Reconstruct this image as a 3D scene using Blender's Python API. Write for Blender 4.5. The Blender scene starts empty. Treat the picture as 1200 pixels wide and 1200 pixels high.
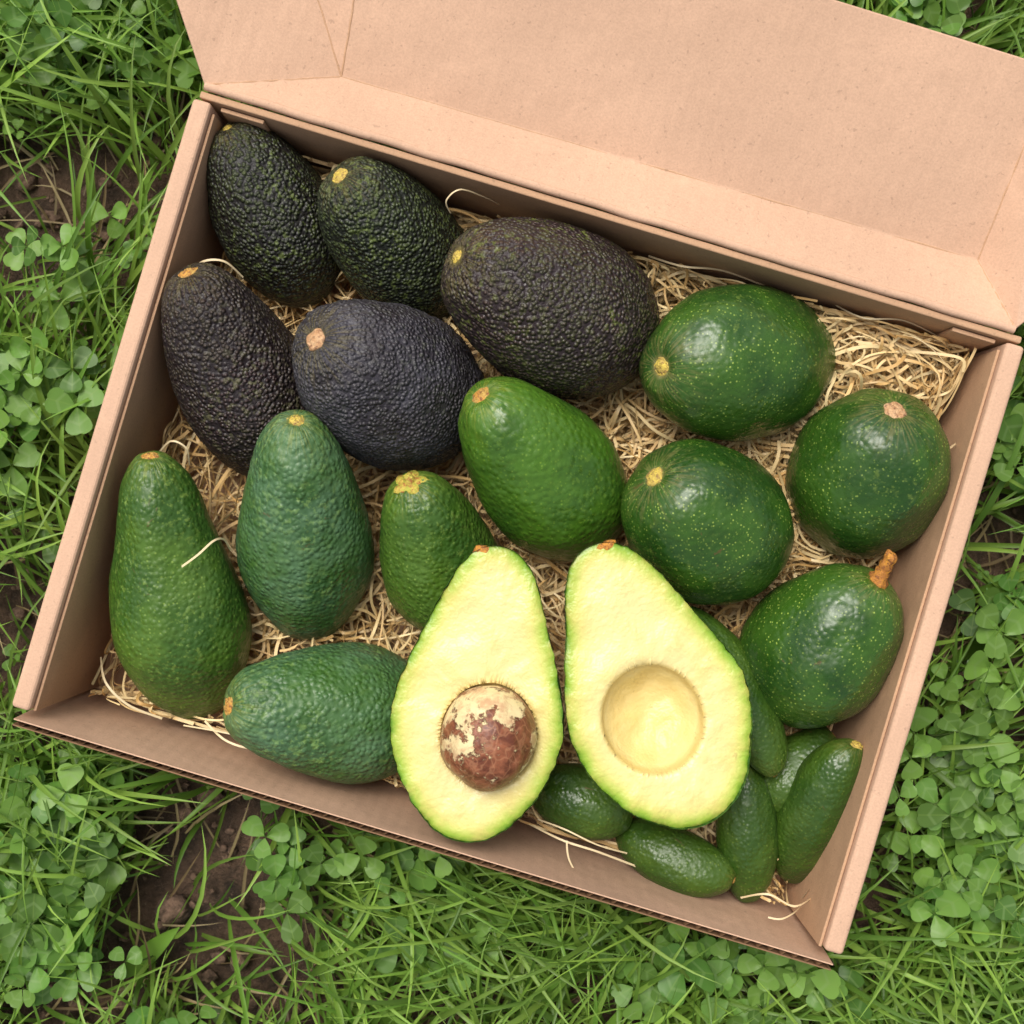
import bpy, math, random
import numpy as np
from mathutils import Vector, Matrix, noise
rng = np.random.default_rng(7); random.seed(7)
scene = bpy.context.scene
COL = scene.collection

# ---- site measurements: metres; the box rim is RIM above the ground -------------
S = 0.00042      # metres per survey unit at rim height
C = 0.60         # survey height above rim
RIM = 0.10
def plan(px, py, z):
    k = S*(C-z)/C
    return Vector(((px-600)*k, (600-py)*k, RIM+z))

# ---------------------------------------------------------------- node helpers
def new_mat(name):
    m = bpy.data.materials.new(name); m.use_nodes = True
    nt = m.node_tree
    return m, nt, nt.nodes['Principled BSDF'], nt.nodes['Material Output']
def nd(nt, typ, props=None, **ins):
    n = nt.nodes.new(typ)
    for k, v in (props or {}).items(): setattr(n, k, v)
    for k, v in ins.items():
        key = k.replace('_', ' ')
        sock = n.inputs[key]
        if isinstance(v, bpy.types.NodeSocket): nt.links.new(v, sock)
        else: sock.default_value = v
    return n
def rgba(c): return (c[0], c[1], c[2], 1.0)
def mixc(nt, fac, a, b, mode='MIX'):
    n = nt.nodes.new('ShaderNodeMix'); n.data_type = 'RGBA'; n.blend_type = mode
    for i, v in ((0, fac), (6, a), (7, b)):
        if isinstance(v, bpy.types.NodeSocket): nt.links.new(v, n.inputs[i])
        elif i == 0: n.inputs[0].default_value = v
        else: n.inputs[i].default_value = rgba(v)
    return n.outputs[2]
def mrange(nt, v, a, b, c=0.0, d=1.0, smooth=True):
    n = nt.nodes.new('ShaderNodeMapRange')
    if smooth: n.interpolation_type = 'SMOOTHSTEP'
    nt.links.new(v, n.inputs[0])
    for i, x in zip((1, 2, 3, 4), (a, b, c, d)): n.inputs[i].default_value = x
    return n.outputs[0]
def math_(nt, op, a, b=0.0):
    n = nt.nodes.new('ShaderNodeMath'); n.operation = op
    for i, v in enumerate((a, b)):
        if isinstance(v, bpy.types.NodeSocket): nt.links.new(v, n.inputs[i])
        else: n.inputs[i].default_value = v
    return n.outputs[0]
def attr(nt, name): return nd(nt, 'ShaderNodeAttribute', {'attribute_name': name})
def tex_noise(nt, vec, scale, detail=4, rough=0.55, dist=0.0):
    n = nd(nt, 'ShaderNodeTexNoise', None, Scale=scale, Detail=detail, Roughness=rough, Distortion=dist)
    nt.links.new(vec, n.inputs['Vector']); return n.outputs[0]
def bump(nt, h, dist, strength=1.0, normal=None):
    n = nd(nt, 'ShaderNodeBump', None, Strength=strength, Distance=dist)
    nt.links.new(h, n.inputs['Height'])
    if normal is not None: nt.links.new(normal, n.inputs['Normal'])
    return n.outputs[0]
def objc(nt): return nt.nodes.new('ShaderNodeTexCoord').outputs['Object']

# ---------------------------------------------------------------- mesh helpers
def mk(name, verts, faces, mats=(), smooth=True, midx=None, attrs=None, parent=None, matrix=None):
    me = bpy.data.meshes.new(name)
    if isinstance(verts, np.ndarray): verts = verts.tolist()
    if isinstance(faces, np.ndarray): faces = faces.tolist()
    me.from_pydata(verts, [], faces)
    for m in mats: me.materials.append(m)
    if smooth: me.polygons.foreach_set('use_smooth', [True]*len(me.polygons))
    if midx is not None: me.polygons.foreach_set('material_index', list(midx))
    for an, (typ, data) in (attrs or {}).items():
        a = me.attributes.new(an, typ, 'POINT')
        key = {'FLOAT': 'value', 'FLOAT_VECTOR': 'vector', 'FLOAT_COLOR': 'color'}[typ]
        a.data.foreach_set(key, np.asarray(data, dtype=np.float32).ravel())
    me.update()
    ob = bpy.data.objects.new(name, me); COL.objects.link(ob)
    if parent is not None: ob.parent = parent
    if matrix is not None: ob.matrix_world = matrix
    return ob
def grid_faces(nu, nv, wrap=False, off=0):
    f = []
    for i in range(nu-1):
        for j in range(nv if wrap else nv-1):
            a = i*nv+j; b = i*nv+(j+1) % nv
            f.append((off+a, off+b, off+b+nv, off+a+nv))
    return f

# ================================================================ MATERIALS
def skin_mat(name, base, alt, fleck, vscale=430, bdist=0.0009, rough=0.42, fleck_lo=0.50, fleck_hi=0.66,
             valley=None, tops=None, bloom=None, bloom_amt=0.0, dots=False, spec=0.5, halo=(0.25, 0.2, 0.05), fine=0.0):
    m, nt, b, o = new_mat(name)
    oc = objc(nt)
    oi = nt.nodes.new('ShaderNodeObjectInfo')
    sh = nd(nt, 'ShaderNodeVectorMath', {'operation': 'ADD'})
    nt.links.new(oc, sh.inputs[0]); nt.links.new(oi.outputs['Random'], sh.inputs[1])
    oc = sh.outputs[0]
    big = tex_noise(nt, oc, 26, 3, 0.6)
    c = mixc(nt, mrange(nt, big, 0.38, 0.62), base, alt)
    vo = nd(nt, 'ShaderNodeTexVoronoi', {'feature': 'SMOOTH_F1'}, Scale=vscale, Smoothness=0.3)
    nt.links.new(oc, vo.inputs['Vector'])
    d = vo.outputs['Distance']
    if valley is not None:
        c = mixc(nt, mrange(nt, d, 0.32, 0.62), c, valley)
    if tops is not None:
        c = mixc(nt, mrange(nt, d, 0.05, 0.38, 0.75, 0), c, tops)
    if dots:
        vc = nd(nt, 'ShaderNodeTexVoronoi', None, Scale=dots)
        nt.links.new(oc, vc.inputs['Vector'])
        sepc = nd(nt, 'ShaderNodeSeparateColor'); nt.links.new(vc.outputs['Color'], sepc.inputs[0])
        spot = math_(nt, 'MULTIPLY', mrange(nt, vc.outputs['Distance'], 0.12, 0.36, 1, 0), mrange(nt, sepc.outputs[0], 0.15, 0.9))
        reg = mrange(nt, big, 0.40, 0.60, 0.40, 1.0)
        c = mixc(nt, math_(nt, 'MULTIPLY', spot, reg), c, fleck)
    if not dots or fine:
        fn = tex_noise(nt, oc, 260, 3, 0.65)
        f1 = mrange(nt, fn, fleck_lo, fleck_hi, 0, fine if fine else 1.0)
        f2 = mrange(nt, big, 0.35, 0.60, 1.0, 0.25)
        c = mixc(nt, math_(nt, 'MULTIPLY', f1, f2), c, fleck)
    ra = attr(nt, 'rad')
    st = tex_noise(nt, ra.outputs['Vector'], 14, 3, 0.6)
    sx = nd(nt, 'ShaderNodeSeparateXYZ'); nt.links.new(ra.outputs['Vector'], sx.inputs[0])
    near = mrange(nt, sx.outputs[2], 0.02, 0.22, 1, 0)
    if bloom is not None:
        bn = mrange(nt, tex_noise(nt, oc, 45, 4, 0.65), 0.3, 0.75, 0.0, bloom_amt)
        c = mixc(nt, bn, c, bloom)
    c = mixc(nt, math_(nt, 'MULTIPLY', math_(nt, 'MULTIPLY', mrange(nt, st, 0.45, 0.62), near), 0.40), c, halo)
    hal = mrange(nt, math_(nt, 'ADD', sx.outputs[2], math_(nt, 'MULTIPLY', st, 0.03)), 0.030, 0.055, 0.9, 0)
    c = mixc(nt, hal, c, halo)
    sc = tex_noise(nt, oc, 70, 4, 0.75, 0.8)
    c = mixc(nt, mrange(nt, sc, 0.67, 0.72, 0, 0.7), c, (0.10, 0.065, 0.02))
    nt.links.new(c, b.inputs['Base Color'])
    nt.links.new(mrange(nt, sc, 0.3, 0.65, rough-0.07, rough+0.14), b.inputs['Roughness'])
    b.inputs['Specular IOR Level'].default_value = spec
    hgt = math_(nt, 'ADD', mrange(nt, d, 0.0, 0.8, 1, 0), math_(nt, 'MULTIPLY', math_(nt, 'MULTIPLY', st, near), 1.2))
    hgt = math_(nt, 'ADD', hgt, math_(nt, 'MULTIPLY', sc, 0.9))
    nt.links.new(bump(nt, hgt, bdist, 1.0), b.inputs['Normal'])
    return m

hassA = skin_mat('hass_black_green', (0.022, 0.027, 0.014), (0.038, 0.048, 0.016), (0.100, 0.130, 0.030), vscale=480, rough=0.46, valley=(0.012, 0.010, 0.009), tops=(0.072, 0.074, 0.044), bdist=0.0013, spec=0.5)
hassG = skin_mat('hass_green', (0.028, 0.040, 0.014), (0.046, 0.066, 0.018), (0.112, 0.148, 0.034), vscale=480, rough=0.46, valley=(0.011, 0.013, 0.008), tops=(0.080, 0.092, 0.045), bdist=0.0013, spec=0.5)
hassP = skin_mat('hass_purple', (0.048, 0.024, 0.022), (0.042, 0.040, 0.016), (0.122, 0.142, 0.030), vscale=460, rough=0.43, valley=(0.020, 0.010, 0.011), tops=(0.105, 0.070, 0.056), bdist=0.0014, spec=0.55)
hassD = skin_mat('hass_dark_purple', (0.036, 0.018, 0.018), (0.038, 0.028, 0.018), (0.092, 0.086, 0.040), vscale=480, rough=0.45, valley=(0.014, 0.008, 0.009), tops=(0.080, 0.056, 0.050), bdist=0.0013, spec=0.5)
hassB = skin_mat('hass_slate', (0.032, 0.027, 0.034), (0.036, 0.031, 0.032), (0.080, 0.082, 0.060), vscale=480, rough=0.48, valley=(0.017, 0.012, 0.016), tops=(0.090, 0.082, 0.094), bdist=0.0014, bloom=(0.10, 0.098, 0.122), bloom_amt=0.45, spec=0.5)
YH = (0.34, 0.33, 0.05)
grnShiny = skin_mat('green_glossy', (0.032, 0.092, 0.008), (0.058, 0.145, 0.011), (0.14, 0.25, 0.025), vscale=280, bdist=0.00042, rough=0.30, dots=520, fine=0.4, fleck_lo=.52, halo=YH)
grnDot = skin_mat('green_speckled', (0.017, 0.058, 0.007), (0.036, 0.098, 0.009), (0.30, 0.40, 0.07), halo=(0.28, 0.22, 0.08), vscale=300, bdist=0.00024, rough=0.28, dots=580, fine=0.25, fleck_lo=0.56, fleck_hi=0.72)
grnBloom = skin_mat('green_bloom', (0.030, 0.088, 0.018), (0.044, 0.116, 0.018), (0.135, 0.235, 0.050), vscale=350, bdist=0.0007, rough=0.41, tops=(0.068, 0.155, 0.055), bloom=(0.125, 0.23, 0.135), bloom_amt=0.5, halo=YH)
grnPear = skin_mat('green_pear', (0.034, 0.092, 0.010), (0.068, 0.142, 0.014), (0.19, 0.29, 0.05), vscale=350, bdist=0.0005, rough=0.36, dots=470, fine=0.6, fleck_lo=0.54, fleck_hi=0.68, halo=YH)
grnSmall = skin_mat('green_small', (0.026, 0.068, 0.007), (0.048, 0.100, 0.010), (0.13, 0.20, 0.03), vscale=420, bdist=0.0003, rough=0.33, dots=520, fine=0.25, fleck_lo=0.55, fleck_hi=0.75)
rindM = skin_mat('rind', (0.025, 0.08, 0.01), (0.04, 0.12, 0.015), (0.10, 0.19, 0.02), vscale=420, bdist=0.0008, rough=0.4)

def stem_mat(name, a, b_, dark):
    m, nt, b, o = new_mat(name)
    oc = objc(nt)
    n = tex_noise(nt, oc, 260, 4, 0.6)
    c = mixc(nt, mrange(nt, n, 0.38, 0.6), a, b_)
    n2 = tex_noise(nt, oc, 480, 4, 0.7)
    c = mixc(nt, mrange(nt, n2, 0.48, 0.62, 0, 0.9), c, dark)
    nt.links.new(c, b.inputs['Base Color']); b.inputs['Roughness'].default_value = 0.65
    nt.links.new(bump(nt, n2, 0.0010), b.inputs['Normal'])
    return m
stemY = stem_mat('stem_yellow', (0.66, 0.50, 0.08), (0.50, 0.36, 0.08), (0.24, 0.13, 0.05))
stemO = stem_mat('stem_orange', (0.62, 0.30, 0.05), (0.48, 0.30, 0.07), (0.22, 0.08, 0.03))
stemL = stem_mat('stem_long', (0.60, 0.26, 0.03), (0.44, 0.17, 0.03), (0.20, 0.07, 0.02))
stemB = stem_mat('stem_pinkbrown', (0.60, 0.38, 0.20), (0.48, 0.26, 0.12), (0.22, 0.10, 0.05))
stemG = stem_mat('stem_greenyellow', (0.42, 0.42, 0.05), (0.55, 0.42, 0.07), (0.35, 0.10, 0.03))

def card_mat(name, base, flute=True):
    m, nt, b, o = new_mat(name)
    oc = objc(nt)
    big = tex_noise(nt, oc, 9, 4, 0.6)
    c = mixc(nt, mrange(nt, big, 0.3, 0.7), [x*0.92 for x in base], [min(1, x*1.06) for x in base])
    fib = tex_noise(nt, oc, 900, 3, 0.7)
    c = mixc(nt, mrange(nt, fib, 0.35, 0.65, 0, 0.24), c, [x*0.55 for x in base])
    sp = tex_noise(nt, oc, 420, 2, 0.5)
    c = mixc(nt, mrange(nt, sp, 0.64, 0.74, 0, 0.35), c, [x*0.4 for x in base])
    scuff = tex_noise(nt, oc, 30, 5, 0.75, 0.8)
    c = mixc(nt, mrange(nt, scuff, 0.52, 0.75, 0, 0.25), c, [min(1, x*1.3) for x in base])
    nt.links.new(c, b.inputs['Base Color']); b.inputs['Roughness'].default_value = 0.8
    b.inputs['Specular IOR Level'].default_value = 0.25
    h = math_(nt, 'MULTIPLY', fib, 0.06)
    if flute:
        w = nd(nt, 'ShaderNodeTexWave', {'bands_direction': 'X'}, Scale=44.0, Distortion=0.6, Detail=1.0)
        nt.links.new(oc, w.inputs['Vector'])
        h = math_(nt, 'ADD', h, math_(nt, 'MULTIPLY', w.outputs['Fac'], 0.03))
    h = math_(nt, 'ADD', h, math_(nt, 'MULTIPLY', big, 1.6))
    nt.links.new(bump(nt, h, 0.0025), b.inputs['Normal'])
    return m
CB = (0.615, 0.39, 0.262)
cardM = card_mat('kraft_cardboard', CB)
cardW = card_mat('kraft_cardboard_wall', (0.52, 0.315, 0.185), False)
cardE = card_mat('cardboard_edge', (0.24, 0.135, 0.07), False)

def foliage_mat(name, clover=False):
    m, nt, b, o = new_mat(name)
    a = attr(nt, 'Col')
    c = a.outputs['Color']
    if clover:
        u = attr(nt, 'luv'); s = nd(nt, 'ShaderNodeSeparateXYZ'); nt.links.new(u.outputs['Vector'], s.inputs[0])
        ax = math_(nt, 'ABSOLUTE', s.outputs[0])
        v = math_(nt, 'ABSOLUTE', math_(nt, 'ADD', math_(nt, 'ADD', s.outputs[1], math_(nt, 'MULTIPLY', ax, 0.55)), -0.62))
        band = mrange(nt, v, 0.02, 0.09, 0.30, 0)
        c = mixc(nt, band, c, (0.26, 0.38, 0.15))
        c = mixc(nt, mrange(nt, ax, 0.0, 0.04, 0.35, 0), c, (0.22, 0.34, 0.07))
    nt.links.new(c, b.inputs['Base Color'])
    b.inputs['Roughness'].default_value = 0.45
    b.inputs['Specular IOR Level'].default_value = 0.4
    tr = nt.nodes.new('ShaderNodeBsdfTranslucent')
    tc = mixc(nt, 1.0, c, (1.5, 1.6, 0.7), 'MULTIPLY'); nt.links.new(tc, tr.inputs[0])
    mx = nt.nodes.new('ShaderNodeMixShader'); mx.inputs[0].default_value = 0.30
    nt.links.new(b.outputs[0], mx.inputs[1]); nt.links.new(tr.outputs[0], mx.inputs[2])
    nt.links.new(mx.outputs[0], o.inputs[0])
    return m
grassM = foliage_mat('grass_blade'); cloverM = foliage_mat('clover_leaf', True)

# wood wool
woolM, nt, b, o = new_mat('wood_wool')
a = attr(nt, 'Col')
nt.links.new(a.outputs['Color'], b.inputs['Base Color'])
b.inputs['Roughness'].default_value = 0.5

# flesh
fleshM, nt, b, o = new_mat('avocado_flesh')
e = attr(nt, 'edge'); pdn = attr(nt, 'pd'); oc = objc(nt)
nz = tex_noise(nt, oc, 60, 4, 0.6)
ee = math_(nt, 'ADD', e.outputs['Fac'], math_(nt, 'MULTIPLY', math_(nt, 'SUBTRACT', nz, 0.5), 0.0045))
rm = nt.nodes.new('ShaderNodeValToRGB')
nt.links.new(mrange(nt, ee, 0.0, 0.020, 0, 1, False), rm.inputs[0])
els = rm.color_ramp.elements
els[0].position = 0.0; els[0].color = (0.07, 0.17, 0.010, 1)
els[1].position = 1.0; els[1].color = (0.78, 0.645, 0.285, 1)
for p, cc in ((0.05, (0.18, 0.33, 0.024)), (0.14, (0.32, 0.45, 0.05)), (0.26, (0.50, 0.55, 0.12)), (0.40, (0.66, 0.61, 0.20)), (0.62, (0.75, 0.64, 0.26))):
    x = els.new(p); x.color = rgba(cc)
c = rm.outputs[0]
c = mixc(nt, mrange(nt, pdn.outputs['Fac'], 0.7, 1.0, 0.6, 0), c, (0.70, 0.51, 0.17))
c = mixc(nt, math_(nt, 'MULTIPLY', mrange(nt, pdn.outputs['Fac'], 0.90, 0.99), mrange(nt, pdn.outputs['Fac'], 1.0, 1.08, 0.5, 0)), c, (0.52, 0.36, 0.09))
s1 = tex_noise(nt, oc, 55, 4, 0.65)
c = mixc(nt, mrange(nt, s1, 0.42, 0.70, 0, 0.5), c, (0.70, 0.53, 0.16))
s2 = tex_noise(nt, oc, 170, 3, 0.6, 0.5)
c = mixc(nt, mrange(nt, s2, 0.69, 0.75, 0, 0.4), c, (0.40, 0.26, 0.08))
nt.links.new(c, b.inputs['Base Color'])
b.inputs['Roughness'].default_value = 0.38
nt.links.new(bump(nt, math_(nt, 'ADD', s1, math_(nt, 'MULTIPLY', nz, 1.8)), 0.0012), b.inputs['Normal'])

pitM, nt, b, o = new_mat('avocado_pit')
oc = objc(nt)
n = tex_noise(nt, oc, 110, 5, 0.7, 0.3)
c = mixc(nt, mrange(nt, n, 0.35, 0.65), (0.12, 0.032, 0.014), (0.30, 0.10, 0.045))
vn = nd(nt, 'ShaderNodeTexVoronoi', {'feature': 'DISTANCE_TO_EDGE'}, Scale=110.0)
wn = nd(nt, 'ShaderNodeTexNoise', None, Scale=60.0, Detail=3.0); nt.links.new(oc, wn.inputs['Vector'])
wa = nd(nt, 'ShaderNodeVectorMath', {'operation': 'MULTIPLY_ADD'}); nt.links.new(wn.outputs['Color'], wa.inputs[0]); wa.inputs[1].default_value = (0.035,)*3; nt.links.new(oc, wa.inputs[2])
nt.links.new(wa.outputs[0], vn.inputs['Vector'])
c = mixc(nt, mrange(nt, vn.outputs['Distance'], 0.0, 0.10, 0.40, 0), c, (0.46, 0.22, 0.11))
sp3 = nt.nodes.new('ShaderNodeSeparateXYZ'); nt.links.new(oc, sp3.inputs[0])
pn = tex_noise(nt, oc, 75, 6, 0.68, 0.15)
# torn seed coat clings mostly to the upper left of the seed
bias = math_(nt, 'MULTIPLY', math_(nt, 'SUBTRACT', sp3.outputs[1], math_(nt, 'MULTIPLY', sp3.outputs[0], 0.6)), 3.2)
patch = mrange(nt, math_(nt, 'ADD', pn, bias), 0.51, 0.555)
c = mixc(nt, patch, c, mixc(nt, mrange(nt, n, 0.42, 0.62), (0.74, 0.60, 0.32), (0.55, 0.34, 0.18)))
nt.links.new(c, b.inputs['Base Color']); b.inputs['Roughness'].default_value = 0.42
nt.links.new(bump(nt, math_(nt, 'ADD', n, math_(nt, 'MULTIPLY', patch, 0.6)), 0.0009), b.inputs['Normal'])

# soil
soilM, nt, b, o = new_mat('soil')
oc = objc(nt)
n = tex_noise(nt, oc, 45, 6, 0.7)
c = mixc(nt, mrange(nt, n, 0.3, 0.7), (0.030, 0.018, 0.011), (0.160, 0.095, 0.058))
n2 = tex_noise(nt, oc, 420, 4, 0.7)
c = mixc(nt, mrange(nt, n2, 0.6, 0.72, 0, 0.7), c, (0.26, 0.17, 0.11))
sx = nd(nt, 'ShaderNodeVectorMath', {'operation': 'LENGTH'}); nt.links.new(oc, sx.inputs[0])
gfar = mixc(nt, mrange(nt, tex_noise(nt, oc, 3, 5, 0.6), 0.3, 0.7), (0.035, 0.085, 0.012), (0.085, 0.16, 0.03))
c = mixc(nt, mrange(nt, sx.outputs['Value'], 1.0, 1.8), c, gfar)
nt.links.new(c, b.inputs['Base Color']); b.inputs['Roughness'].default_value = 0.95
nt.links.new(bump(nt, math_(nt, 'ADD', math_(nt, 'MULTIPLY', n2, 0.3), n), 0.014), b.inputs['Normal'])

# ================================================================ BOX
bc = plan(607.5, 615.5, 0)
BANG = math.radians(-16.7)
BM = Matrix.Translation((bc.x, bc.y, RIM)) @ Matrix.Rotation(BANG, 4, 'Z')
BMI = BM.inverted()
HX, HY, DEP = 0.2125, 0.1608, 0.097
box = bpy.data.objects.new('cardboard_box', None); COL.objects.link(box); box.matrix_world = BM
def to_box(v): return BMI @ Vector(v)
def slab(name, x0, x1, y0, y1, z0, z1, mat, bev=0.0008, lean=(0, 0)):
    vs = [(x0, y0, z0), (x1, y0, z0), (x1, y1, z0), (x0, y1, z0)]
    vt = [(x+lean[0], y+lean[1], z1) for x, y, _ in vs]
    fs = [(0, 3, 2, 1), (4, 5, 6, 7), (0, 1, 5, 4), (1, 2, 6, 5), (2, 3, 7, 6), (3, 0, 4, 7)]
    ob = mk(name, [Vector(v) for v in vs]+[Vector(v) for v in vt], fs, [mat], smooth=False)
    ob.parent = box
    if bev:
        m = ob.modifiers.new('b', 'BEVEL'); m.width = bev; m.segments = 3
    return ob
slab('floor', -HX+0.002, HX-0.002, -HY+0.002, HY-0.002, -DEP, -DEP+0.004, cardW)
slab('left_wall', -HX, -HX+0.0095, -HY+0.0035, HY-0.005, -DEP+0.001, 0.0, cardM, 0.0020, (-0.0015, 0))
slab('right_wall', HX-0.0095, HX, -HY+0.0035, HY-0.005, -DEP+0.001, 0.0, cardM, 0.0020, (0.0015, 0))
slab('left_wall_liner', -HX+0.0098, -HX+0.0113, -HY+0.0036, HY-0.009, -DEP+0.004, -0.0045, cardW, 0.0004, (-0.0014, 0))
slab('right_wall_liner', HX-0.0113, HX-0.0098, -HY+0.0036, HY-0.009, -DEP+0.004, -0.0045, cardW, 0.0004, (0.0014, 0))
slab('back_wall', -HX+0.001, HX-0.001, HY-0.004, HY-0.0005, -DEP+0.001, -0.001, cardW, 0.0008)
slab('front_wall_inner', -HX+0.002, HX-0.002, -HY+0.0018, -HY+0.0024, -DEP+0.001, 0.0, cardM, 0, (0, -0.004))
slab('front_wall_outer', -HX+0.002, HX-0.002, -HY-0.0012, -HY-0.0006, -DEP+0.001, -0.0006, cardE, 0, (0, -0.004))
nw = 620; vs = []
for i in range(nw):
    x = -HX+0.003+(2*HX-0.006)*i/(nw-1); y = -HY+0.0006+0.0011*math.sin(x*2*math.pi/0.0062)
    vs += [(x, y, -DEP+0.002), (x, y-0.004, -0.0004)]
ob = mk('front_wall_flute', vs, [(2*i, 2*i+2, 2*i+3, 2*i+1) for i in range(nw-1)], [cardE]); ob.parent = box
for sx_ in (-1, 1):
    slab('corner_tab', min(sx_*(HX-0.0118), sx_*(HX-0.034)), max(sx_*(HX-0.0118), sx_*(HX-0.034)), HY-0.0066, HY-0.0045, -DEP+0.006, -0.005, cardW, 0.0005)

# lid (hinged on the back wall, opened backwards)
def L(px, py, z): return to_box(plan(px, py, z))
lp = [L(240, 99, 0.001), L(1190, 385, 0.001),
      L(1146, 305, -0.012), L(400, 90, -0.012),
      L(1238, 80, 0.022), L(443, -166, 0.022),
      L(147, -180, 0.030), L(322, -170, 0.010),
      L(1300, 300, 0.018)]
lf = [(0, 1, 2, 3), (3, 2, 4, 5), (0, 3, 7, 6), (3, 5, 7), (1, 8, 4, 2)]
lid = mk('lid', lp, lf, [cardM], smooth=False); lid.parent = box
sm = lid.modifiers.new('s', 'SOLIDIFY'); sm.thickness = 0.003; sm.offset = -1
bv = lid.modifiers.new('b', 'BEVEL'); bv.width = 0.0007; bv.segments = 2
def bead(name, p, q, r, mat, n=60, wob=0.0004):
    p = Vector(p); q = Vector(q); ax = (q-p).normalized()
    s1 = ax.cross(Vector((0, 0, 1))).normalized(); s2 = ax.cross(s1)
    vs = []
    for i in range(n+1):
        c0 = p.lerp(q, i/n) + s1*wob*noise.noise(Vector((i*0.25, 3, 1))) + s2*wob*noise.noise(Vector((i*0.25, 9, 5)))
        for k in range(8):
            a_ = k*math.pi/4; vs.append(c0+s1*math.cos(a_)*r+s2*math.sin(a_)*r)
    ob = mk(name, vs, grid_faces(n+1, 8, True), [mat]); ob.parent = box
bead('hinge_crease', lp[0]-Vector((0, 0.0004, 0.0012)), lp[1]-Vector((0, 0.0004, 0.0012)), 0.0022, cardM, 80, 0.0007)
for p_, q_ in ((3, 2), (3, 0), (2, 1), (3, 5), (2, 4), (3, 7)):
    bead('lid_crease', lp[p_]+Vector((0, 0, -0.0003)), lp[q_]+Vector((0, 0, -0.0003)), 0.0006, cardW, 50, 0.0005)

# ================================================================ AVOCADOS
def prof(phi, neck, lo=0.15, hi=0.68):
    t = (1-np.cos(phi))/2
    x = np.clip((t-lo)/(hi-lo), 0, 1); s = x*x*(3-2*x)
    p = np.where(t < 0.5, 0.90, 1.0)
    return np.maximum(np.sin(phi), 0)**p*(neck+(1-neck)*s)
_f = np.linspace(0, math.pi, 400)
def lumps(v, amp, freq, seed):
    return amp*noise.noise(Vector(v)*freq+Vector((seed, seed*0.7, -seed)))
idx = [0]
def avocado(name, cx, cy, W, A, sx, sy, tilt, neck, mat, stem, zoff=0.0, peb=0.0, nub=0.0045, bend=0.0, kind='nub', roll=None, lo=0.15, hi=0.68):
    idx[0] += 1; seed = idx[0]*3.17
    tau = math.radians(tilt)
    zc = -0.04
    for _ in range(3):
        k = S*(C-zc)/C; r = W/2*k; zc = -0.074+r+zoff
    r *= 0.985
    h = math.sqrt(max((A*k)**2-(r*math.sin(tau))**2, (r*0.8)**2))/math.cos(tau)
    nu, nv = 110, 160
    phi = np.linspace(0.0, math.pi, nu)
    pr = prof(phi, neck, lo, hi); pr = pr/prof(_f, neck, lo, hi).max()*r
    vs = []; rad = []
    for i in range(nu):
        f = phi[i]; zl = h*math.cos(f) - 0.0022*math.exp(-(f/0.16)**2)
        bx = bend*((2*(i/(nu-1))-1)**2)
        for j in range(nv):
            th = 2*math.pi*j/nv; ct, st_ = math.cos(th), math.sin(th)
            n0 = Vector((ct*math.sin(f), st_*math.sin(f), math.cos(f)))
            base = Vector((pr[i]*ct+bx, pr[i]*st_, zl))
            dd = lumps(n0, r*0.055, 1.3, seed)+lumps(n0, r*0.024, 3.2, seed)
            if peb: dd += peb*noise.noise(base*260+Vector((seed,)*3))+peb*0.8*noise.noise(base*460)
            vs.append(base+n0*dd*min(1, f*3+0.15)); rad.append((ct*1.0, st_*1.0, f*0.28))
    faces = grid_faces(nu, nv, True); mi = [0]*len(faces)
    o0 = len(vs); ztop = h-0.0022
    if kind == 'long': rings = [(1.5, -0.001), (1.2, 0.002), (0.8, 0.004), (0.9, 0.0065), (0.7, 0.008), (0.9, 0.0105), (0.7, 0.0125), (0.85, 0.015), (0.75, 0.0170), (0.45, 0.0178), (0.0, 0.0178)]
    elif kind == 'star': rings = [(2.3, -0.0008), (2.2, 0.0006), (1.2, 0.0012), (0.75, 0.002), (0.7, 0.0045), (0.4, 0.0055), (0.0, 0.0055)]
    else: rings = [(1.25, -0.0012), (1.18, 0.0003), (0.98, 0.0009), (0.80, 0.0004), (0.66, 0.0013), (0.4, 0.0017), (0.0, 0.0013)]
    ns = 30
    for ri, (rr, zz) in enumerate(rings):
        for j in range(ns):
            th = 2*math.pi*j/ns
            w = 1+0.30*noise.noise(Vector((math.cos(th)*1.9+seed, math.sin(th)*1.9, zz*300)))
            if kind == 'star' and rr > 1.1: w *= 0.62+0.38*abs(math.cos(2.5*th))**0.8
            off = 0.0
            if kind == 'long': off = zz*0.25; w *= 1+0.15*math.sin(zz*1500)
            vs.append(Vector((rr*nub*w*math.cos(th)+off+bend, rr*nub*w*math.sin(th), ztop+zz+0.0006*noise.noise(Vector((th*3, rr*4, seed))))))
            rad.append((0, 0, 0.5))
    nf = grid_faces(len(rings), ns, True, o0); faces += nf; mi += [1]*len(nf)
    d = Vector((sx-cx, cy-sy)).normalized()
    axis = Vector((d.x*math.cos(tau), d.y*math.cos(tau), math.sin(tau)))
    if roll is not None:
        side = Vector((-d.y, d.x, 0)); up = axis.cross(side)
        q = Matrix((side, up, axis)).transposed().to_4x4()
        M = Matrix.Translation(plan(cx, cy, zc)) @ q
    else:
        q = Vector((0, 0, 1)).rotation_difference(axis).to_matrix().to_4x4()
        M = Matrix.Translation(plan(cx, cy, zc)) @ q @ Matrix.Rotation(random.uniform(0, 6.28), 4, 'Z')
    return mk(name, vs, faces, [mat, stem], midx=mi, attrs={'rad': ('FLOAT_VECTOR', rad)}, matrix=M)
H = 'hass_avocado'; G = 'green_avocado'; K_ = 'cocktail_avocado'
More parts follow.
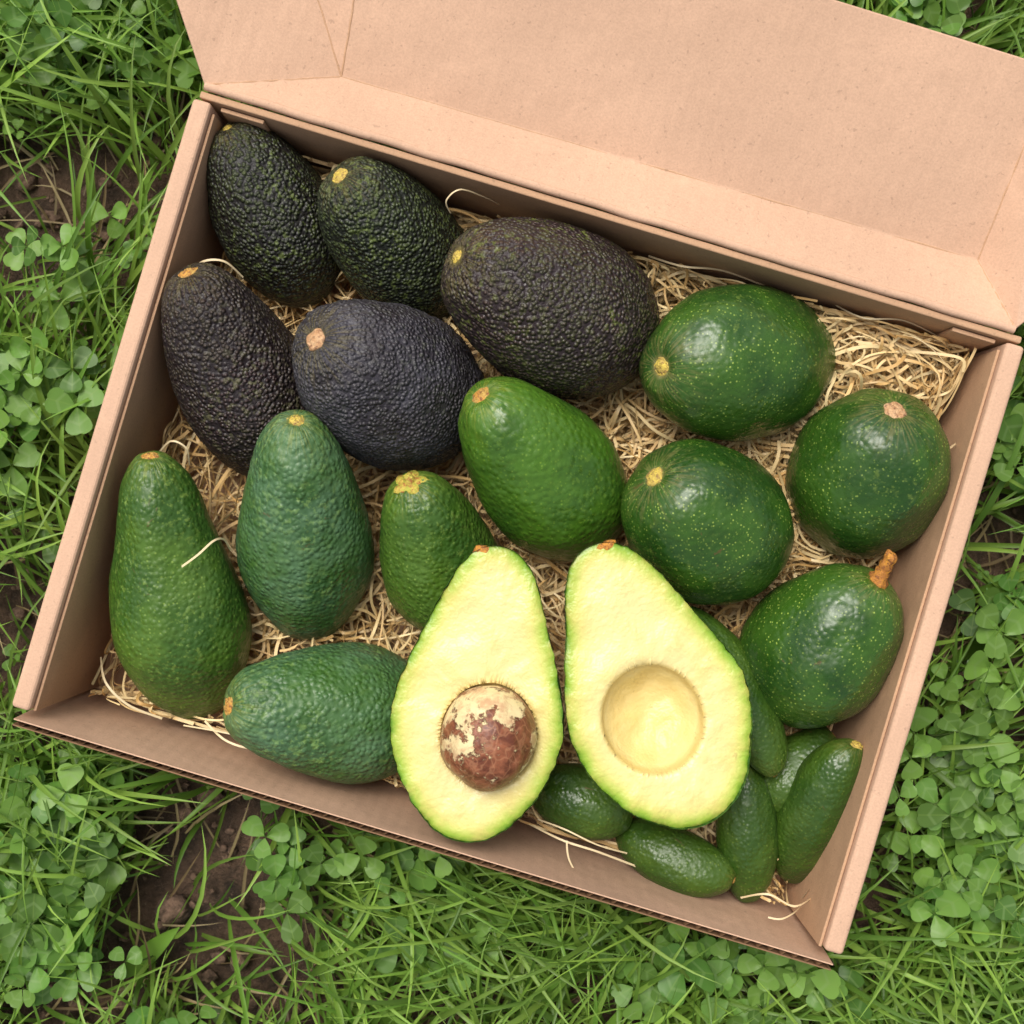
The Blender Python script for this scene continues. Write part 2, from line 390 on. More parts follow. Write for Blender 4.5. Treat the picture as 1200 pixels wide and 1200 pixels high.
avocado(H, 321, 254, 142, 104, 282, 172, 34, 0.90, hassA, stemY, -0.002, 0.0004, 0.0024)
avocado(H, 466, 288, 146, 97, 420, 242, 54, 0.90, hassG, stemY, -0.004, 0.0004, 0.0040)
avocado(H, 646, 360, 204, 132, 540, 318, 36, 0.84, hassP, stemY, 0.004, 0.0005, 0.0028)
avocado(H, 285, 443, 166, 128, 246, 345, 36, 0.80, hassD, stemO, 0.0, 0.0004, 0.0042)
avocado(H, 457, 451, 190, 112, 385, 412, 56, 0.90, hassB, stemB, 0.002, 0.0005, 0.0044)
avocado(G, 637, 551, 172, 122, 556, 460, 38, 0.80, grnShiny, stemO, 0.003, 0.0001, 0.0044)
avocado(G, 867, 425, 186, 118, 760, 440, 36, 0.97, grnDot, stemY, 0.0, 0.0, 0.0042)
avocado(G, 828, 613, 188, 107, 742, 547, 38, 0.92, grnDot, stemY, 0.0, 0.0, 0.0042)
avocado(G, 1017, 556, 182, 93, 1022, 500, 50, 0.98, grnDot, stemB, 0.0, 0.0, 0.0046)
avocado(G, 962, 755, 174, 105, 1016, 672, 32, 0.86, grnDot, stemL, 0.002, 0.0, 0.0042, kind='long')
avocado(G, 357, 622, 162, 135, 365, 500, 40, 0.82, grnBloom, stemY, 0.0, 0.0003, 0.0042)
avocado(G, 205, 690, 164, 160, 198, 535, 26, 0.68, grnPear, stemO, 0.0, 0.0002, 0.0038, lo=0.22, hi=0.75)
avocado(G, 514, 655, 142, 106, 490, 575, 44, 0.82, grnPear, stemG, -0.006, 0.0002, 0.0038, kind='star')
avocado(G, 395, 834, 166, 123, 285, 814, 36, 0.82, grnBloom, stemO, -0.004, 0.0003, 0.0042)
avocado(K_, 857, 806, 82, 114, 913, 900, 4, 0.9, grnSmall, stemO, 0.018, 0.0001, 0.0026, bend=-0.004, roll=0)
avocado(K_, 876, 975, 74, 86, 870, 890, 10, 0.9, grnSmall, stemO, 0.008, 0.0001, 0.0022, bend=0.003, roll=0)
avocado(K_, 952, 950, 82, 98, 974, 870, 26, 0.98, grnSmall, stemY, 0.010, 0.0001, 0.0028, bend=-0.007, roll=0)
avocado(K_, 930, 905, 80, 66, 978, 860, 0, 0.9, grnSmall, stemO, 0.0, 0.0001, 0.0024)
avocado(K_, 790, 1006, 76, 72, 852, 1030, 16, 0.95, grnSmall, stemO, 0.006, 0.0001, 0.0028, bend=0.003, roll=0)
avocado(K_, 683, 938, 88, 62, 640, 925, 0, 0.9, grnSmall, stemO, 0.004, 0.0001, 0.0024)

def half(cx, cy, W, A, sx, sy, neck, pit_px, pit_py, pr_px, zc, tiltx, tilty, has_pit, seed, tipx):
    k = S*(C-zc)/C; r = W/2*k; h = A*k; R = pr_px*k
    d = Vector((sx-cx, cy-sy)).normalized()
    side = Vector((d.y, -d.x))
    off = plan(pit_px, pit_py, zc)-plan(cx, cy, zc)
    pc = (off.x*side.x+off.y*side.y, off.x*d.x+off.y*d.y)
    nP = 141; phi = np.linspace(0, math.pi, nP)
    pf = prof(phi, neck); pf = pf/prof(_f, neck).max()*r
    def rr(i, a):
        f = phi[i]; v = Vector((math.cos(a)*math.sin(f), math.sin(a)*math.sin(f), math.cos(f)))
        return pf[i]*(1+0.06*noise.noise(v*1.6+Vector((seed,)*3)))+min(1, math.sin(f)*4)*(0.0008*noise.noise(v*14+Vector((seed,)*3))+0.0004*noise.noise(v*30+Vector((seed+.37,)*3)))
    out = []
    for i in range(nP): out.append((rr(i, 0), h*math.cos(phi[i])))
    for i in range(nP-2, 0, -1): out.append((-rr(i, math.pi), h*math.cos(phi[i])))
    out = np.array(out)
    cen = np.array(pc)
    # resample the outline at evenly spaced bearings about the seed cavity
    a0 = np.arctan2(out[:, 1]-cen[1], out[:, 0]-cen[0]); r0 = np.hypot(out[:, 0]-cen[0], out[:, 1]-cen[1])
    o_ = np.argsort(a0); a0 = a0[o_]; r0 = r0[o_]
    M_ = 360; ang = (np.arange(M_)+0.5)/M_*2*math.pi-math.pi
    ri = np.interp(ang, np.concatenate([a0-2*math.pi, a0, a0+2*math.pi]), np.tile(r0, 3))
    outr = np.stack([cen[0]+ri*np.cos(ang), cen[1]+ri*np.sin(ang)], 1)
    V = []
    fr_in = np.sin(np.linspace(0, math.pi/2, 16))
    for f in fr_in: V.append(np.stack([cen[0]+R*f*np.cos(ang)*0.96, cen[1]+R*f*np.sin(ang)*1.04], 1))
    circ = V[-1]
    for f in np.linspace(0, 1, 36)[1:]:
        V.append(circ+(outr*0.996-circ)*f**0.8)
    nR = len(V); P = np.concatenate(V)
    ed = np.min(np.sqrt(((P[:, None, :]-out[None, :, :])**2).sum(2)), axis=1)
    dx = (P-cen)/np.array([0.96, 1.04]); pd = np.sqrt((dx**2).sum(1))/R
    vs = []
    for q_, e_, p_ in zip(P, ed, pd):
        z = -0.0004-0.0014*math.exp(-e_/0.0016)
        z += 0.0018*noise.noise(Vector((q_[0]*41+.3, q_[1]*41+.7, seed)))+0.0004*noise.noise(Vector((q_[0]*130+.21, q_[1]*130+.43, seed)))
        if p_ < 1.0:
            depth = R*(0.80 if not has_pit else 0.6)
            z -= depth*math.sqrt(max(0, 1-p_*p_))*(1+0.10*noise.noise(Vector((q_[0]*90+.2, q_[1]*90+.6, 4.3))))
        else:
            z -= 0.0018*math.exp(-(p_-1)*22)
        vs.append((q_[0], q_[1], z))
    faces = grid_faces(nR, M_, True); mi = [0]*len(faces)
    n0 = len(vs); na = 60; rad = [(0, 0, 0.5)]*n0
    for i in range(nP):
        for j in range(na):
            a = math.pi*j/(na-1); rv = rr(i, a)
            vs.append((rv*math.cos(a), h*math.cos(phi[i]), -rv*math.sin(a)*0.93))
            rad.append((math.cos(a), math.sin(a), phi[i]*0.28))
    sf = grid_faces(nP, na, False, n0); faces += sf; mi += [1]*len(sf)
    n1 = len(vs)
    for ri_, (r_, zz) in enumerate(((1.1, -0.003), (1.2, 0.0), (0.9, 0.0010), (0.5, 0.0014), (0, 0.0014))):
        for j in range(20):
            th = 2*math.pi*j/20
            w_ = 1+0.4*noise.noise(Vector((math.cos(th)*2, math.sin(th)*2, ri_+seed)))
            vs.append((r_*0.0046*w_*math.cos(th)+tipx, h*0.968+zz, -0.0032+r_*0.0028*w_*math.sin(th))); rad.append((0, 0, 0.5))
    nf = grid_faces(5, 20, True, n1); faces += nf; mi += [2]*len(nf)
    ed = np.concatenate([ed, np.ones(len(vs)-len(ed))*0.02]); pd = np.concatenate([pd, np.ones(len(vs)-len(pd))*3])
    d3 = Vector((d.x, d.y, 0)); s3 = Vector((side.x, side.y, 0))
    B = Matrix((s3, d3, Vector((0, 0, 1)))).transposed().to_4x4()
    Mx = Matrix.Translation(plan(cx, cy, zc)) @ B @ Matrix.Rotation(math.radians(tiltx), 4, 'X') @ Matrix.Rotation(math.radians(tilty), 4, 'Y')
    ob = mk('avocado_half', vs, faces, [fleshM, rindM, stemL], midx=mi, attrs={'edge': ('FLOAT', ed), 'pd': ('FLOAT', pd), 'rad': ('FLOAT_VECTOR', rad)}, matrix=Mx)
    if has_pit:
        pv = []; nu, nv = 60, 80; R2 = R*0.985
        for i in range(nu):
            f = math.pi*i/(nu-1)
            for j in range(nv):
                t = 2*math.pi*j/nv
                v = Vector((math.sin(f)*math.cos(t), math.sin(f)*math.sin(t), math.cos(f)))
                rad_ = R2*(1+0.045*noise.noise(v*1.7+Vector((5, 1, 2)))+0.018*noise.noise(v*5))
                pv.append(Vector((v.x*0.96, v.y*1.04, v.z))*rad_)
        p = mk('pit', pv, grid_faces(nu, nv, True), [pitM])
        p.parent = ob; p.location = (pc[0], pc[1], 0.0035)
    return ob
half(563, 814, 203, 176, 584, 646, 0.70, 572, 862, 59, 0.004, 2.0, -2.5, True, 2.3, -0.007)
half(761, 803, 214, 178, 694, 640, 0.70, 766, 844, 62, 0.004, 1.5, 2.0, False, 5.6, 0.006)

# ================================================================ WOOD WOOL
def ribbon_mesh(paths, widths, cols, tw):
    N_, K, _ = paths.shape
    tan = np.gradient(paths, axis=1); tan /= np.sqrt((tan**2).sum(2))[..., None]+1e-9
    up = np.stack([np.sin(tw)*0.9, np.cos(tw*1.3)*0.5*np.sin(tw), np.cos(tw)], axis=2)
    sd = np.cross(tan, up); sd /= np.sqrt((sd**2).sum(2))[..., None]+1e-9
    a_ = paths-sd*widths[:, None, None]/2; b_ = paths+sd*widths[:, None, None]/2
    V = np.stack([a_, b_], axis=2).reshape(-1, 3)
    base = (np.arange(N_)*K*2)[:, None]+(np.arange(K-1)*2)[None, :]
    F = np.stack([base, base+1, base+3, base+2], axis=2).reshape(-1, 4)
    Cc = np.repeat(cols, K*2, axis=0); Cc = np.concatenate([Cc, np.ones((len(Cc), 1))], 1)
    return V, F, Cc
NW, KW = 4800, 22
ix, iy = HX-0.0165, HY-0.008
x0 = rng.uniform(-ix, ix, NW); y0 = rng.uniform(-iy, iy, NW)
m_ = rng.random(NW) < 0.38
x0[m_] = rng.uniform(0.04, ix, m_.sum()); y0[m_] = rng.uniform(0.02, iy, m_.sum())
Ls = rng.uniform(0.03, 0.12, NW); hd = rng.uniform(0, 6.28, NW)
s = np.linspace(0, 1, KW)
head = hd[:, None]+rng.normal(0, 1.6, NW)[:, None]*s+rng.uniform(0.1, 0.8, NW)[:, None]*np.sin(s*rng.uniform(3, 13, NW)[:, None]+rng.uniform(0, 6, NW)[:, None])
st = (Ls/KW)[:, None]
X = x0[:, None]+np.cumsum(np.cos(head)*st, 1); Y = y0[:, None]+np.cumsum(np.sin(head)*st, 1)
def soft(v, lim):
    t = np.abs(v)-lim*0.94
    return np.where(t > 0, np.sign(v)*(lim*0.94+lim*0.06*np.tanh(t/(lim*0.06)*0.6)), v)
X = soft(X, ix); Y = soft(Y, iy)
def fillh(X, Y):
    g = np.exp(-(((X-0.17)/0.10)**2+((Y-0.12)/0.08)**2))
    e1 = np.exp(-((Y-iy)/0.035)**2); e2 = np.exp(-((Y+iy)/0.025)**2)
    return -0.068+0.021*g+0.018*e1+0.008*e2
Z = fillh(X, Y)+rng.uniform(-0.020, 0.008, NW)[:, None]+rng.uniform(0.001, 0.010, NW)[:, None]*np.sin(s*rng.uniform(3, 10, NW)[:, None]+rng.uniform(0, 6, NW)[:, None])
Z = np.maximum(Z, -DEP+0.006)
pth = np.stack([X, Y, Z], 2)
Rm = np.array(BM.to_3x3()); Tm = np.array(BM.translation)
pth = pth@Rm.T+Tm
sh = rng.random(NW)[:, None]
wc = (1-sh)*np.array([[0.64, 0.38, 0.13]])+sh*np.array([[0.90, 0.70, 0.36]])
wc *= rng.uniform(0.72, 1.05, NW)[:, None]
wtw = rng.uniform(-1.2, 1.2, NW)[:, None]+rng.uniform(-4, 4, NW)[:, None]*s
R1 = ribbon_mesh(pth, rng.uniform(0.0007, 0.0019, NW), wc, wtw)
def catmull(P, n=40):
    P = [P[0]]+P+[P[-1]]; out = []
    segs = len(P)-3
    for i in range(n):
        t = i/(n-1)*segs; k = min(int(t), segs-1); u = t-k
        p0, p1, p2, p3 = P[k:k+4]
        out.append(0.5*((2*p1)+(-p0+p2)*u+(2*p0-5*p1+4*p2-p3)*u*u+(-p0+3*p1-3*p2+p3)*u**3))
    return out
loose = [
 [(213, 664, -.001), (232, 650, .002), (250, 634, .001), (262, 632, -.008), (270, 645, -.02)],
 [(528, 250, -.02), (523, 235, -.012), (540, 222, -.01), (570, 232, -.02), (585, 240, -.03)],
 [(1075, 516, .004), (1085, 526, .003), (1102, 531, -.004), (1120, 520, -.02)],
 [(664, 985, -.03), (668, 1010, -.028), (690, 1040, -.03), (735, 1062, -.03)],
 [(228, 330, -.03), (235, 308, -.02), (262, 306, -.02), (285, 325, -.03)],
 [(185, 532, -.03), (200, 517, -.015), (218, 525, -.015), (222, 545, -.02)],
 [(254, 178, -.03), (262, 150, -.025), (285, 140, -.025), (320, 150, -.03)],
 [(215, 850, -.045), (260, 858, -.035), (310, 870, -.035), (360, 890, -.045)],
 [(240, 845, -.045), (265, 868, -.035), (300, 878, -.035), (335, 875, -.045)],
 [(900, 1075, -.03), (915, 1077, -.028), (930, 1070, -.03), (940, 1060, -.04)],
 [(868, 1052, -.04), (900, 1048, -.03), (932, 1062, -.03), (960, 1045, -.04)],
 [(118, 770, -.05), (124, 800, -.04), (150, 826, -.04), (190, 842, -.045)],
 [(625, 968, -.045), (660, 985, -.035), (700, 998, -.035), (745, 1015, -.045)],
 [(630, 960, -.045), (662, 972, -.035), (700, 990, -.035), (735, 1000, -.045)],
 [(1005, 900, -.045), (990, 960, -.035), (965, 1020, -.035), (940, 1052, -.045)],
 [(1012, 880, -.05), (1000, 940, -.04), (975, 990, -.035), (950, 1056, -.045)],
 [(1088, 620, -.05), (1078, 680, -.035), (1062, 720, -.035), (1055, 790, -.05)],
 [(970, 352, -.04), (1010, 372, -.02), (1060, 376, -.02), (1110, 400, -.03)],
 [(1020, 400, -.035), (1070, 395, -.015), (1110, 430, -.02), (1120, 480, -.035)],
 [(760, 300, -.04), (800, 312, -.025), (850, 318, -.03), (920, 345, -.04)],
]
lpth = np.array([[list(v) for v in catmull([plan(*p) for p in l])] for l in loose])
nL = len(loose)
R2_ = ribbon_mesh(lpth, rng.uniform(0.0007, 0.0013, nL), np.tile([[0.80, 0.64, 0.38]], (nL, 1))*rng.uniform(.8, 1.0, nL)[:, None], rng.uniform(-.5, .5, nL)[:, None]+np.linspace(0, 1.2, 40)[None, :])
mk('wood_wool', np.concatenate([R1[0], R2_[0]]), np.concatenate([R1[1], R2_[1]+len(R1[0])]), [woolM], attrs={'Col': ('FLOAT_COLOR', np.concatenate([R1[2], R2_[2]]))})

# ================================================================ GROUND
n = 230; u = np.linspace(-1, 1, n); g = np.sinh(u*6.5)/math.sinh(6.5)*80
gx, gy = np.meshgrid(g, g, indexing='ij')
gz = np.zeros_like(gx)
for i in range(n):
    for j in range(n):
        if abs(gx[i, j]) < 1.5 and abs(gy[i, j]) < 1.5:
            gz[i, j] = -0.008+0.010*noise.noise(Vector((gx[i, j]*14, gy[i, j]*14, 0)))+0.005*noise.noise(Vector((gx[i, j]*45, gy[i, j]*45, 3)))
        else: gz[i, j] = -0.006
V = np.stack([gx, gy, gz], 2).reshape(-1, 3)
mk('ground', V, grid_faces(n, n), [soilM])

def inbox(X, Y, m=0.002):
    dx = X-bc.x; dy = Y-bc.y; c_, s_ = math.cos(-BANG), math.sin(-BANG)
    bx = dx*c_-dy*s_; by = dx*s_+dy*c_
    return (np.abs(bx) < HX+0.002+m) & (by < HY+m) & (by > -HY-0.005-m)
bare = [(250, 975, 65, 85, 1.0), (285, 1095, 65, 70, 0.95), (200, 1060, 40, 45, 1.0), (30, 245, 85, 65, 1.0), (130, 230, 60, 55, 0.9), (5, 690, 60, 65, 1.0), (1165, 620, 50, 60, 0.85), (350, 1180, 100, 35, 0.9), (1150, 700, 40, 40, .5), (480, 1180, 60, 30, .4), (15, 110, 40, 45, .8), (1180, 1010, 30, 30, .5)]
def bareness(x, y):
    v = 0.5+0.25*np.sin(x*31+1.3+2*np.sin(y*17))+0.25*np.sin(y*27+2.1+2*np.cos(x*21))
    v = np.clip((v-0.68)*2.6, 0, 0.7)
    for px, py, rx, ry, a_ in bare:
        p = plan(px, py, -RIM); k = S*(C+RIM)/C
        q = ((x-p.x)/(rx*k))**2+((y-p.y)/(ry*k))**2
        v = np.maximum(v, a_*np.exp(-(q*0.8)**2.0))
    return v
def blades(N_, half_w, hole, Lr, wr, K, colA, colB, shape='blade', th0=(5, 50), th1=(50, 115), keep_bare=False, zr=(0, 0)):
    x = rng.uniform(-half_w, half_w, N_); y = rng.uniform(-half_w, half_w, N_)
    k = ~inbox(x, y, 0.001)
    if hole: k &= (np.maximum(np.abs(x), np.abs(y)) > hole)
    if not keep_bare: k &= rng.random(N_) > bareness(x, y)
    x, y = x[k], y[k]; M_ = len(x)
    Lh = rng.uniform(*Lr, M_)*rng.uniform(0.7, 1.1, M_); w = rng.uniform(*wr, M_)
    az = 1.0+1.6*np.sin(x*19+2*np.sin(y*15))+rng.normal(0, 1.1, M_); daz = rng.normal(0, 0.6, M_)
    a0 = np.radians(rng.uniform(*th0, M_)); a1 = np.radians(rng.uniform(*th1, M_))
    s = np.linspace(0, 1, K+1)
    th = a0[:, None]+(a1-a0)[:, None]*s**1.2; A_ = az[:, None]+daz[:, None]*s
    ds = (Lh/K)[:, None]
    px = x[:, None]+np.cumsum(np.sin(th)*np.cos(A_)*ds, 1); py = y[:, None]+np.cumsum(np.sin(th)*np.sin(A_)*ds, 1)
    pz = -0.004+np.cumsum(np.cos(th)*ds, 1)+rng.uniform(zr[0], zr[1]+1e-6, M_)[:, None]
    pz = np.maximum(pz, -0.002+0.004*rng.random(M_)[:, None])
    ok = ~((inbox(px, py, 0.003) & (pz < 0.15)).any(1))
    ok &= ~((pz.max(1) > 0.074) & (py.max(1) > 0.03))      # stay under the open lid
    if not keep_bare: ok &= rng.random(M_) > 0.75*bareness(px[:, -1], py[:, -1])
    px, py, pz, A_, th, w = px[ok], py[ok], pz[ok], A_[ok], th[ok], w[ok]; M_ = len(w)
    if shape == 'blade': wp = np.minimum(1, 0.55+s*2)*(1-s**2.2)+0.02
    else: wp = np.sin(np.pi*np.clip(s, 0.02, 1)**0.9)**0.8+0.04
    hw = w[:, None]*wp[None, :]/2
    roll = rng.normal(0, 0.45, M_)[:, None]
    sd = np.stack([-np.sin(A_)*np.cos(roll), np.cos(A_)*np.cos(roll), np.sin(roll)*np.ones_like(A_)], 2)
    P = np.stack([px, py, pz], 2)
    nrm = np.stack([-np.cos(th)*np.cos(A_), -np.cos(th)*np.sin(A_), np.sin(th)], 2)
    V = np.stack([P-sd*hw[..., None], P-nrm*hw[..., None]*0.45, P+sd*hw[..., None]], 2).reshape(-1, 3)
    base = (np.arange(M_)*(K+1)*3)[:, None]+(np.arange(K)*3)[None, :]
    F1 = np.stack([base, base+1, base+4, base+3], 2).reshape(-1, 4); F2 = np.stack([base+1, base+2, base+5, base+4], 2).reshape(-1, 4)
    t = rng.random(M_)[:, None]; br = rng.uniform(0.6, 1.25, M_)[:, None]
    Cc = ((1-t)*np.array([colA])+t*np.array([colB]))*br
    Cc = np.repeat(Cc, (K+1)*3, 0)
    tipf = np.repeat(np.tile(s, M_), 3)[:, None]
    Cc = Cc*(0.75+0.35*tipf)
    Cc = np.concatenate([Cc, np.ones((len(Cc), 1))], 1)
    return V, np.concatenate([F1, F2]), Cc
def joinm(name, parts, mat):
    off = 0; Vs, Fs, Cs = [], [], []
    for v, f, c_ in parts:
        Vs.append(v); Fs.append(f+off); Cs.append(c_); off += len(v)
    return mk(name, np.concatenate(Vs), np.concatenate(Fs), [mat], attrs={'Col': ('FLOAT_COLOR', np.concatenate(Cs))})
gA, gB = (0.105, 0.220, 0.026), (0.260, 0.400, 0.065)
parts = [
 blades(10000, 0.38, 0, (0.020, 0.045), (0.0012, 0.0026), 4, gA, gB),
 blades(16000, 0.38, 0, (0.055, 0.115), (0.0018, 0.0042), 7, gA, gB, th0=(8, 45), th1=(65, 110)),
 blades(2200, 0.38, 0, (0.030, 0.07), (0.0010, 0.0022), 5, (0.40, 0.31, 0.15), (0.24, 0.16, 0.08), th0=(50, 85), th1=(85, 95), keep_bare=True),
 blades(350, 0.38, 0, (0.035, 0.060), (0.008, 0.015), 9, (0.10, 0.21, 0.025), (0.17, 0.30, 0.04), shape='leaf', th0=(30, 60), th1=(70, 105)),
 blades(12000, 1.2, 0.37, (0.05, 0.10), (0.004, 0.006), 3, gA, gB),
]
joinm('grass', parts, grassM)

# clover
rows = [(0.0, 0.03, 0.0), (0.14, 0.17, 0.14), (0.32, 0.33, 0.31), (0.52, 0.45, 0.50), (0.72, 0.50, 0.68), (0.87, 0.44, 0.82), (0.96, 0.30, 0.90), (1.0, 0.14, 0.94)]
tv = []
for yy, ww, ym in rows:
    tv += [(-ww, yy, 0.0), (-ww*0.5, (yy+ym)/2, -0.035), (0, ym, -0.075), (ww*0.5, (yy+ym)/2, -0.035), (ww, yy, 0.0)]
tv = np.array(tv); tv[:, 2] += -0.10*tv[:, 1]**2+0.10*tv[:, 1]
tf = np.array(grid_faces(len(rows), 5))
def clovers(N_, half_w, hole, size, hz, centers=None, spread=0.03):
    if centers is None:
        x = rng.uniform(-half_w, half_w, N_); y = rng.uniform(-half_w, half_w, N_)
        cl = 0.5+0.5*np.sin(x*23+3*np.sin(y*13+1))*np.cos(y*19+2*np.sin(x*11))
        k = rng.random(N_) < 0.06+0.94*cl**1.5
        k &= rng.random(N_) > bareness(x, y)*1.3
    else:
        cc = np.array([[*plan(px, py, -0.06).xy] for px, py in centers])
        id_ = rng.integers(0, len(cc), N_); x = cc[id_, 0]+rng.normal(0, spread, N_); y = cc[id_, 1]+rng.normal(0, spread, N_)
        k = rng.random(N_) > bareness(x, y)
    sz = rng.uniform(*size, N_)
    for dx, dy in ((0, 0), (1, 0), (-1, 0), (0, 1), (0, -1), (.7, .7), (-.7, .7), (.7, -.7), (-.7, -.7)):
        k &= ~inbox(x+dx*sz*1.02, y+dy*sz*1.02, 0.001)
    if hole: k &= (np.maximum(np.abs(x), np.abs(y)) > hole)
    x, y, sz = x[k], y[k], sz[k]; M_ = len(x)
    z = rng.uniform(*hz, M_); az0 = rng.uniform(0, 6.28, M_)
    tx, ty = rng.normal(0, 0.32, M_), rng.normal(0, 0.32, M_)
    br = rng.uniform(0.65, 1.25, M_); t = rng.random(M_)
    col = ((1-t)[:, None]*np.array([[0.090, 0.205, 0.036]])+t[:, None]*np.array([[0.190, 0.330, 0.060]]))*br[:, None]
    Vs, Fs, Cs, Us = [], [], [], []; off = 0
    for kx in range(3):
        a_ = az0+kx*2.094+rng.normal(0, 0.14, M_); el = rng.normal(0.12, 0.28, M_)
        ss = sz*rng.uniform(0.85, 1.1, M_)
        L_ = tv[None]*ss[:, None, None]*np.stack([rng.uniform(.82, 1.05, M_), np.ones(M_), rng.uniform(.3, 2.6, M_)], 1)[:, None, :]
        L_ = L_+np.array([0, 0.0008, 0])
        Yc = L_[..., 1]*np.cos(el)[:, None]-L_[..., 2]*np.sin(el)[:, None]; Zc = L_[..., 1]*np.sin(el)[:, None]+L_[..., 2]*np.cos(el)[:, None]; Xc = L_[..., 0]
        ca, sa = np.cos(a_)[:, None], np.sin(a_)[:, None]
        Xw = Xc*ca-Yc*sa; Yw = Xc*sa+Yc*ca; Zw = Zc+Xw*tx[:, None]+Yw*ty[:, None]
        V = np.stack([Xw+x[:, None], Yw+y[:, None], Zw+z[:, None]], 2).reshape(-1, 3)
        F = (tf[None]+(np.arange(M_)*len(tv))[:, None, None]).reshape(-1, 4)+off
        off += len(V); Vs.append(V); Fs.append(F)
        Cs.append(np.repeat(col*rng.uniform(.9, 1.1, M_)[:, None], len(tv), 0)); Us.append(np.tile(tv, (M_, 1)))
    rx = x+rng.normal(0, 0.012, M_); ry = y+rng.normal(0, 0.012, M_)
    bad = inbox(rx, ry, 0.003); rx[bad] = x[bad]; ry[bad] = y[bad]
    K = 5; q = np.linspace(0, 1, K)
    cx_ = rx[:, None]+(x-rx)[:, None]*q**1.6; cy_ = ry[:, None]+(y-ry)[:, None]*q**1.6; cz_ = -0.003+(z+0.003)[:, None]*q**0.8
    w = 0.00055
    V = np.stack([np.stack([cx_-w, cy_, cz_], 2), np.stack([cx_+w*.6, cy_+w, cz_], 2), np.stack([cx_+w*.6, cy_-w, cz_], 2)], 2).reshape(-1, 3)
    fs = []
    b0 = (np.arange(M_)*K*3)[:, None]+(np.arange(K-1)*3)[None, :]
    for i in range(3):
        j = (i+1) % 3; fs.append(np.stack([b0+i, b0+j, b0+j+3, b0+i+3], 2).reshape(-1, 4))
    Vs.append(V); Fs.append(np.concatenate(fs)+off)
    Cs.append(np.tile([[0.16, 0.24, 0.07]], (len(V), 1))); Us.append(np.tile([[0.5, 0, 0]], (len(V), 1)))
    return np.concatenate(Vs), np.concatenate(Fs), np.concatenate(Cs), np.concatenate(Us)
cents = [(1110, 920), (1150, 860), (1175, 950), (1090, 1000), (1170, 790), (1190, 720), (1140, 1060), (900, 1130), (780, 1130), (70, 1050), (30, 960), (95, 985), (130, 1110), (60, 1100), (330, 1010), (230, 1130), (500, 1060), (80, 290), (60, 450), (20, 470), (150, 40), (30, 30), (1050, 10), (1190, 520)]
cp = [clovers(700, 0.38, 0, (0.006, 0.011), (0.015, 0.038)), clovers(360, 0.38, 0, (0.009, 0.0165), (0.030, 0.056), cents, 0.017),
      clovers(600, 0.38, 0, (0.003, 0.007), (0.01, 0.035)), clovers(1100, 1.1, 0.40, (0.010, 0.017), (0.02, 0.05))]
off = 0; Fs = []
for v, f, c_, u_ in cp: Fs.append(f+off); off += len(v)
Cc = np.concatenate([c_[2] for c_ in cp]); Cc = np.concatenate([Cc, np.ones((len(Cc), 1))], 1)
mk('clover', np.concatenate([c_[0] for c_ in cp]), np.concatenate(Fs), [cloverM], attrs={'Col': ('FLOAT_COLOR', Cc), 'luv': ('FLOAT_VECTOR', np.concatenate([c_[3] for c_ in cp]))})

# soil clods and pebbles
stoneM, nt, b, o = new_mat('clod')
nn = tex_noise(nt, objc(nt), 160, 5, 0.7)
nt.links.new(mixc(nt, mrange(nt, nn, 0.3, 0.7), (0.045, 0.026, 0.016), (0.22, 0.135, 0.09)), b.inputs['Base Color']); b.inputs['Roughness'].default_value = 0.95
nt.links.new(bump(nt, nn, 0.003), b.inputs['Normal'])
cv, cf = [], []
def clod(x, y, r, seed):
    o0 = len(cv); nu, nv = 9, 12
    for i in range(nu):
        f = math.pi*i/(nu-1)
        for j in range(nv):
            t = 2*math.pi*j/nv; v = Vector((math.sin(f)*math.cos(t), math.sin(f)*math.sin(t), math.cos(f)))
            rr = r*(1+0.5*noise.noise(v*1.5+Vector((seed,)*3))+0.2*noise.noise(v*4))
            cv.append((x+v.x*rr, y+v.y*rr*0.85, r*0.15-0.003+v.z*rr*0.6))
    cf.extend(grid_faces(nu, nv, True, o0))
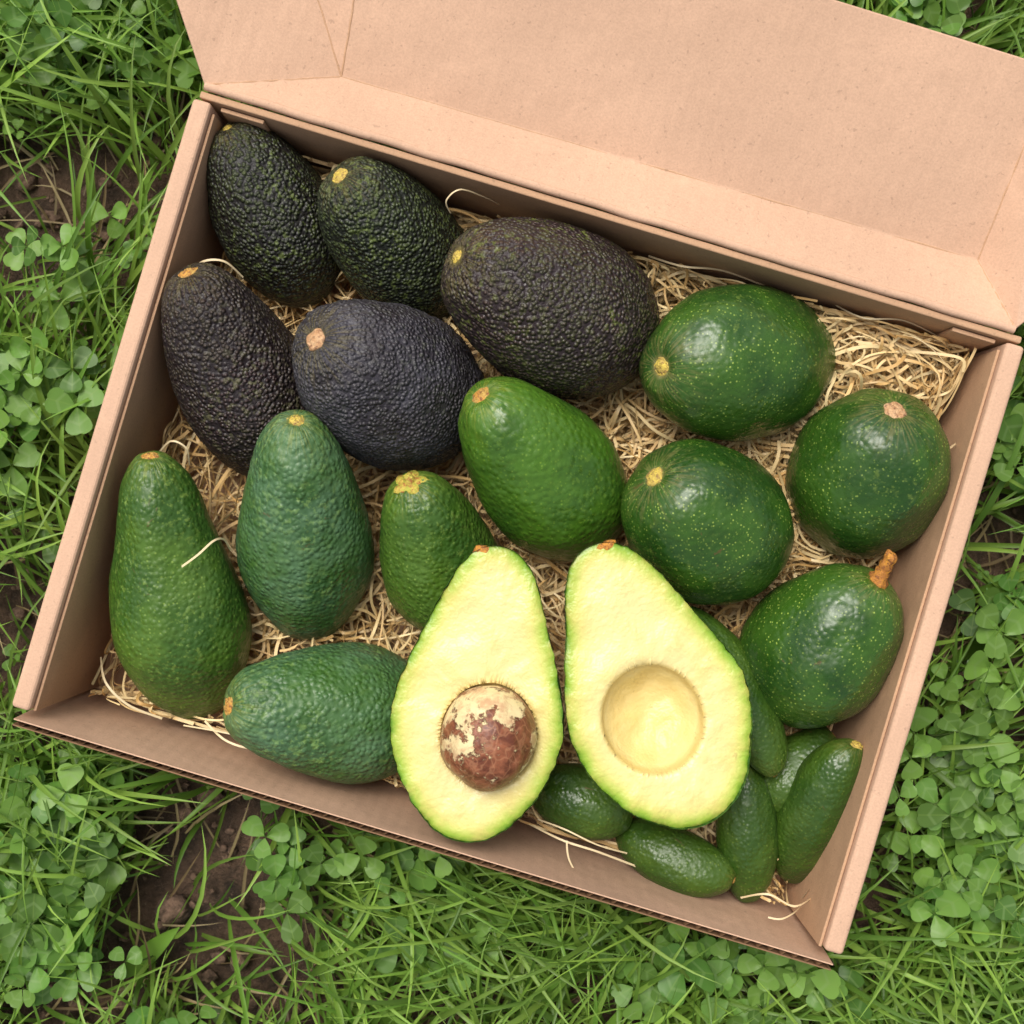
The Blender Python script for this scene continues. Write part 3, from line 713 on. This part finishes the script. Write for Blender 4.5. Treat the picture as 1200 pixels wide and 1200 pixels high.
for i in range(2600):
    x, y = random.uniform(-.38, .38), random.uniform(-.38, .38)
    if inbox(np.array(x), np.array(y), 0.008): continue
    if random.random() > 0.08+bareness(np.array(x), np.array(y)): continue
    clod(x, y, random.uniform(0.001, 0.006)*random.uniform(.5, 1), i)
for px, py, r in ((197, 1072, .010), (240, 940, .008), (212, 960, .006), (275, 1135, .006), (20, 205, .007), (50, 250, .006)):
    p = plan(px, py, -0.09); clod(p.x, p.y, r, px)
mk('soil_clods', cv, cf, [stoneM])

# ================================================================ LIGHT / CAMERA
sunv = Vector((-0.32, 0.60, 1.35)).normalized()
el = math.asin(sunv.z); az = math.atan2(sunv.x, sunv.y)
w = bpy.data.worlds.new('World'); scene.world = w; w.use_nodes = True
nt = w.node_tree; bg = nt.nodes['Background']
sky = nt.nodes.new('ShaderNodeTexSky'); sky.sky_type = 'NISHITA'; sky.sun_disc = False
sky.sun_elevation = el; sky.sun_rotation = az % (2*math.pi); sky.dust_density = 5.0; sky.air_density = 1.0; sky.ozone_density = 0.5
hs = nt.nodes.new('ShaderNodeHueSaturation'); hs.inputs['Saturation'].default_value = 0.40   # hazy, whitish sky
nt.links.new(sky.outputs[0], hs.inputs['Color']); nt.links.new(hs.outputs[0], bg.inputs[0]); bg.inputs[1].default_value = 0.15
sd = bpy.data.lights.new('sun', 'SUN'); sd.energy = 2.45; sd.angle = math.radians(30); sd.color = (1.0, 0.96, 0.89)
so = bpy.data.objects.new('sun', sd); COL.objects.link(so)
so.rotation_euler = sunv.to_track_quat('Z', 'Y').to_euler(); so.location = (0, 0, 3)
cd = bpy.data.cameras.new('camera'); co = bpy.data.objects.new('camera', cd); COL.objects.link(co)
co.location = (0, 0, RIM+C); co.rotation_euler = (0, 0, 0)
cd.sensor_width = 36; cd.lens = 18/(600*S/C); cd.clip_start = 0.01; cd.clip_end = 500
cd.dof.use_dof = True; cd.dof.focus_distance = C+0.015; cd.dof.aperture_fstop = 9
scene.camera = co
scene.view_settings.view_transform = 'Standard'; scene.view_settings.look = 'None'; scene.view_settings.exposure = 0
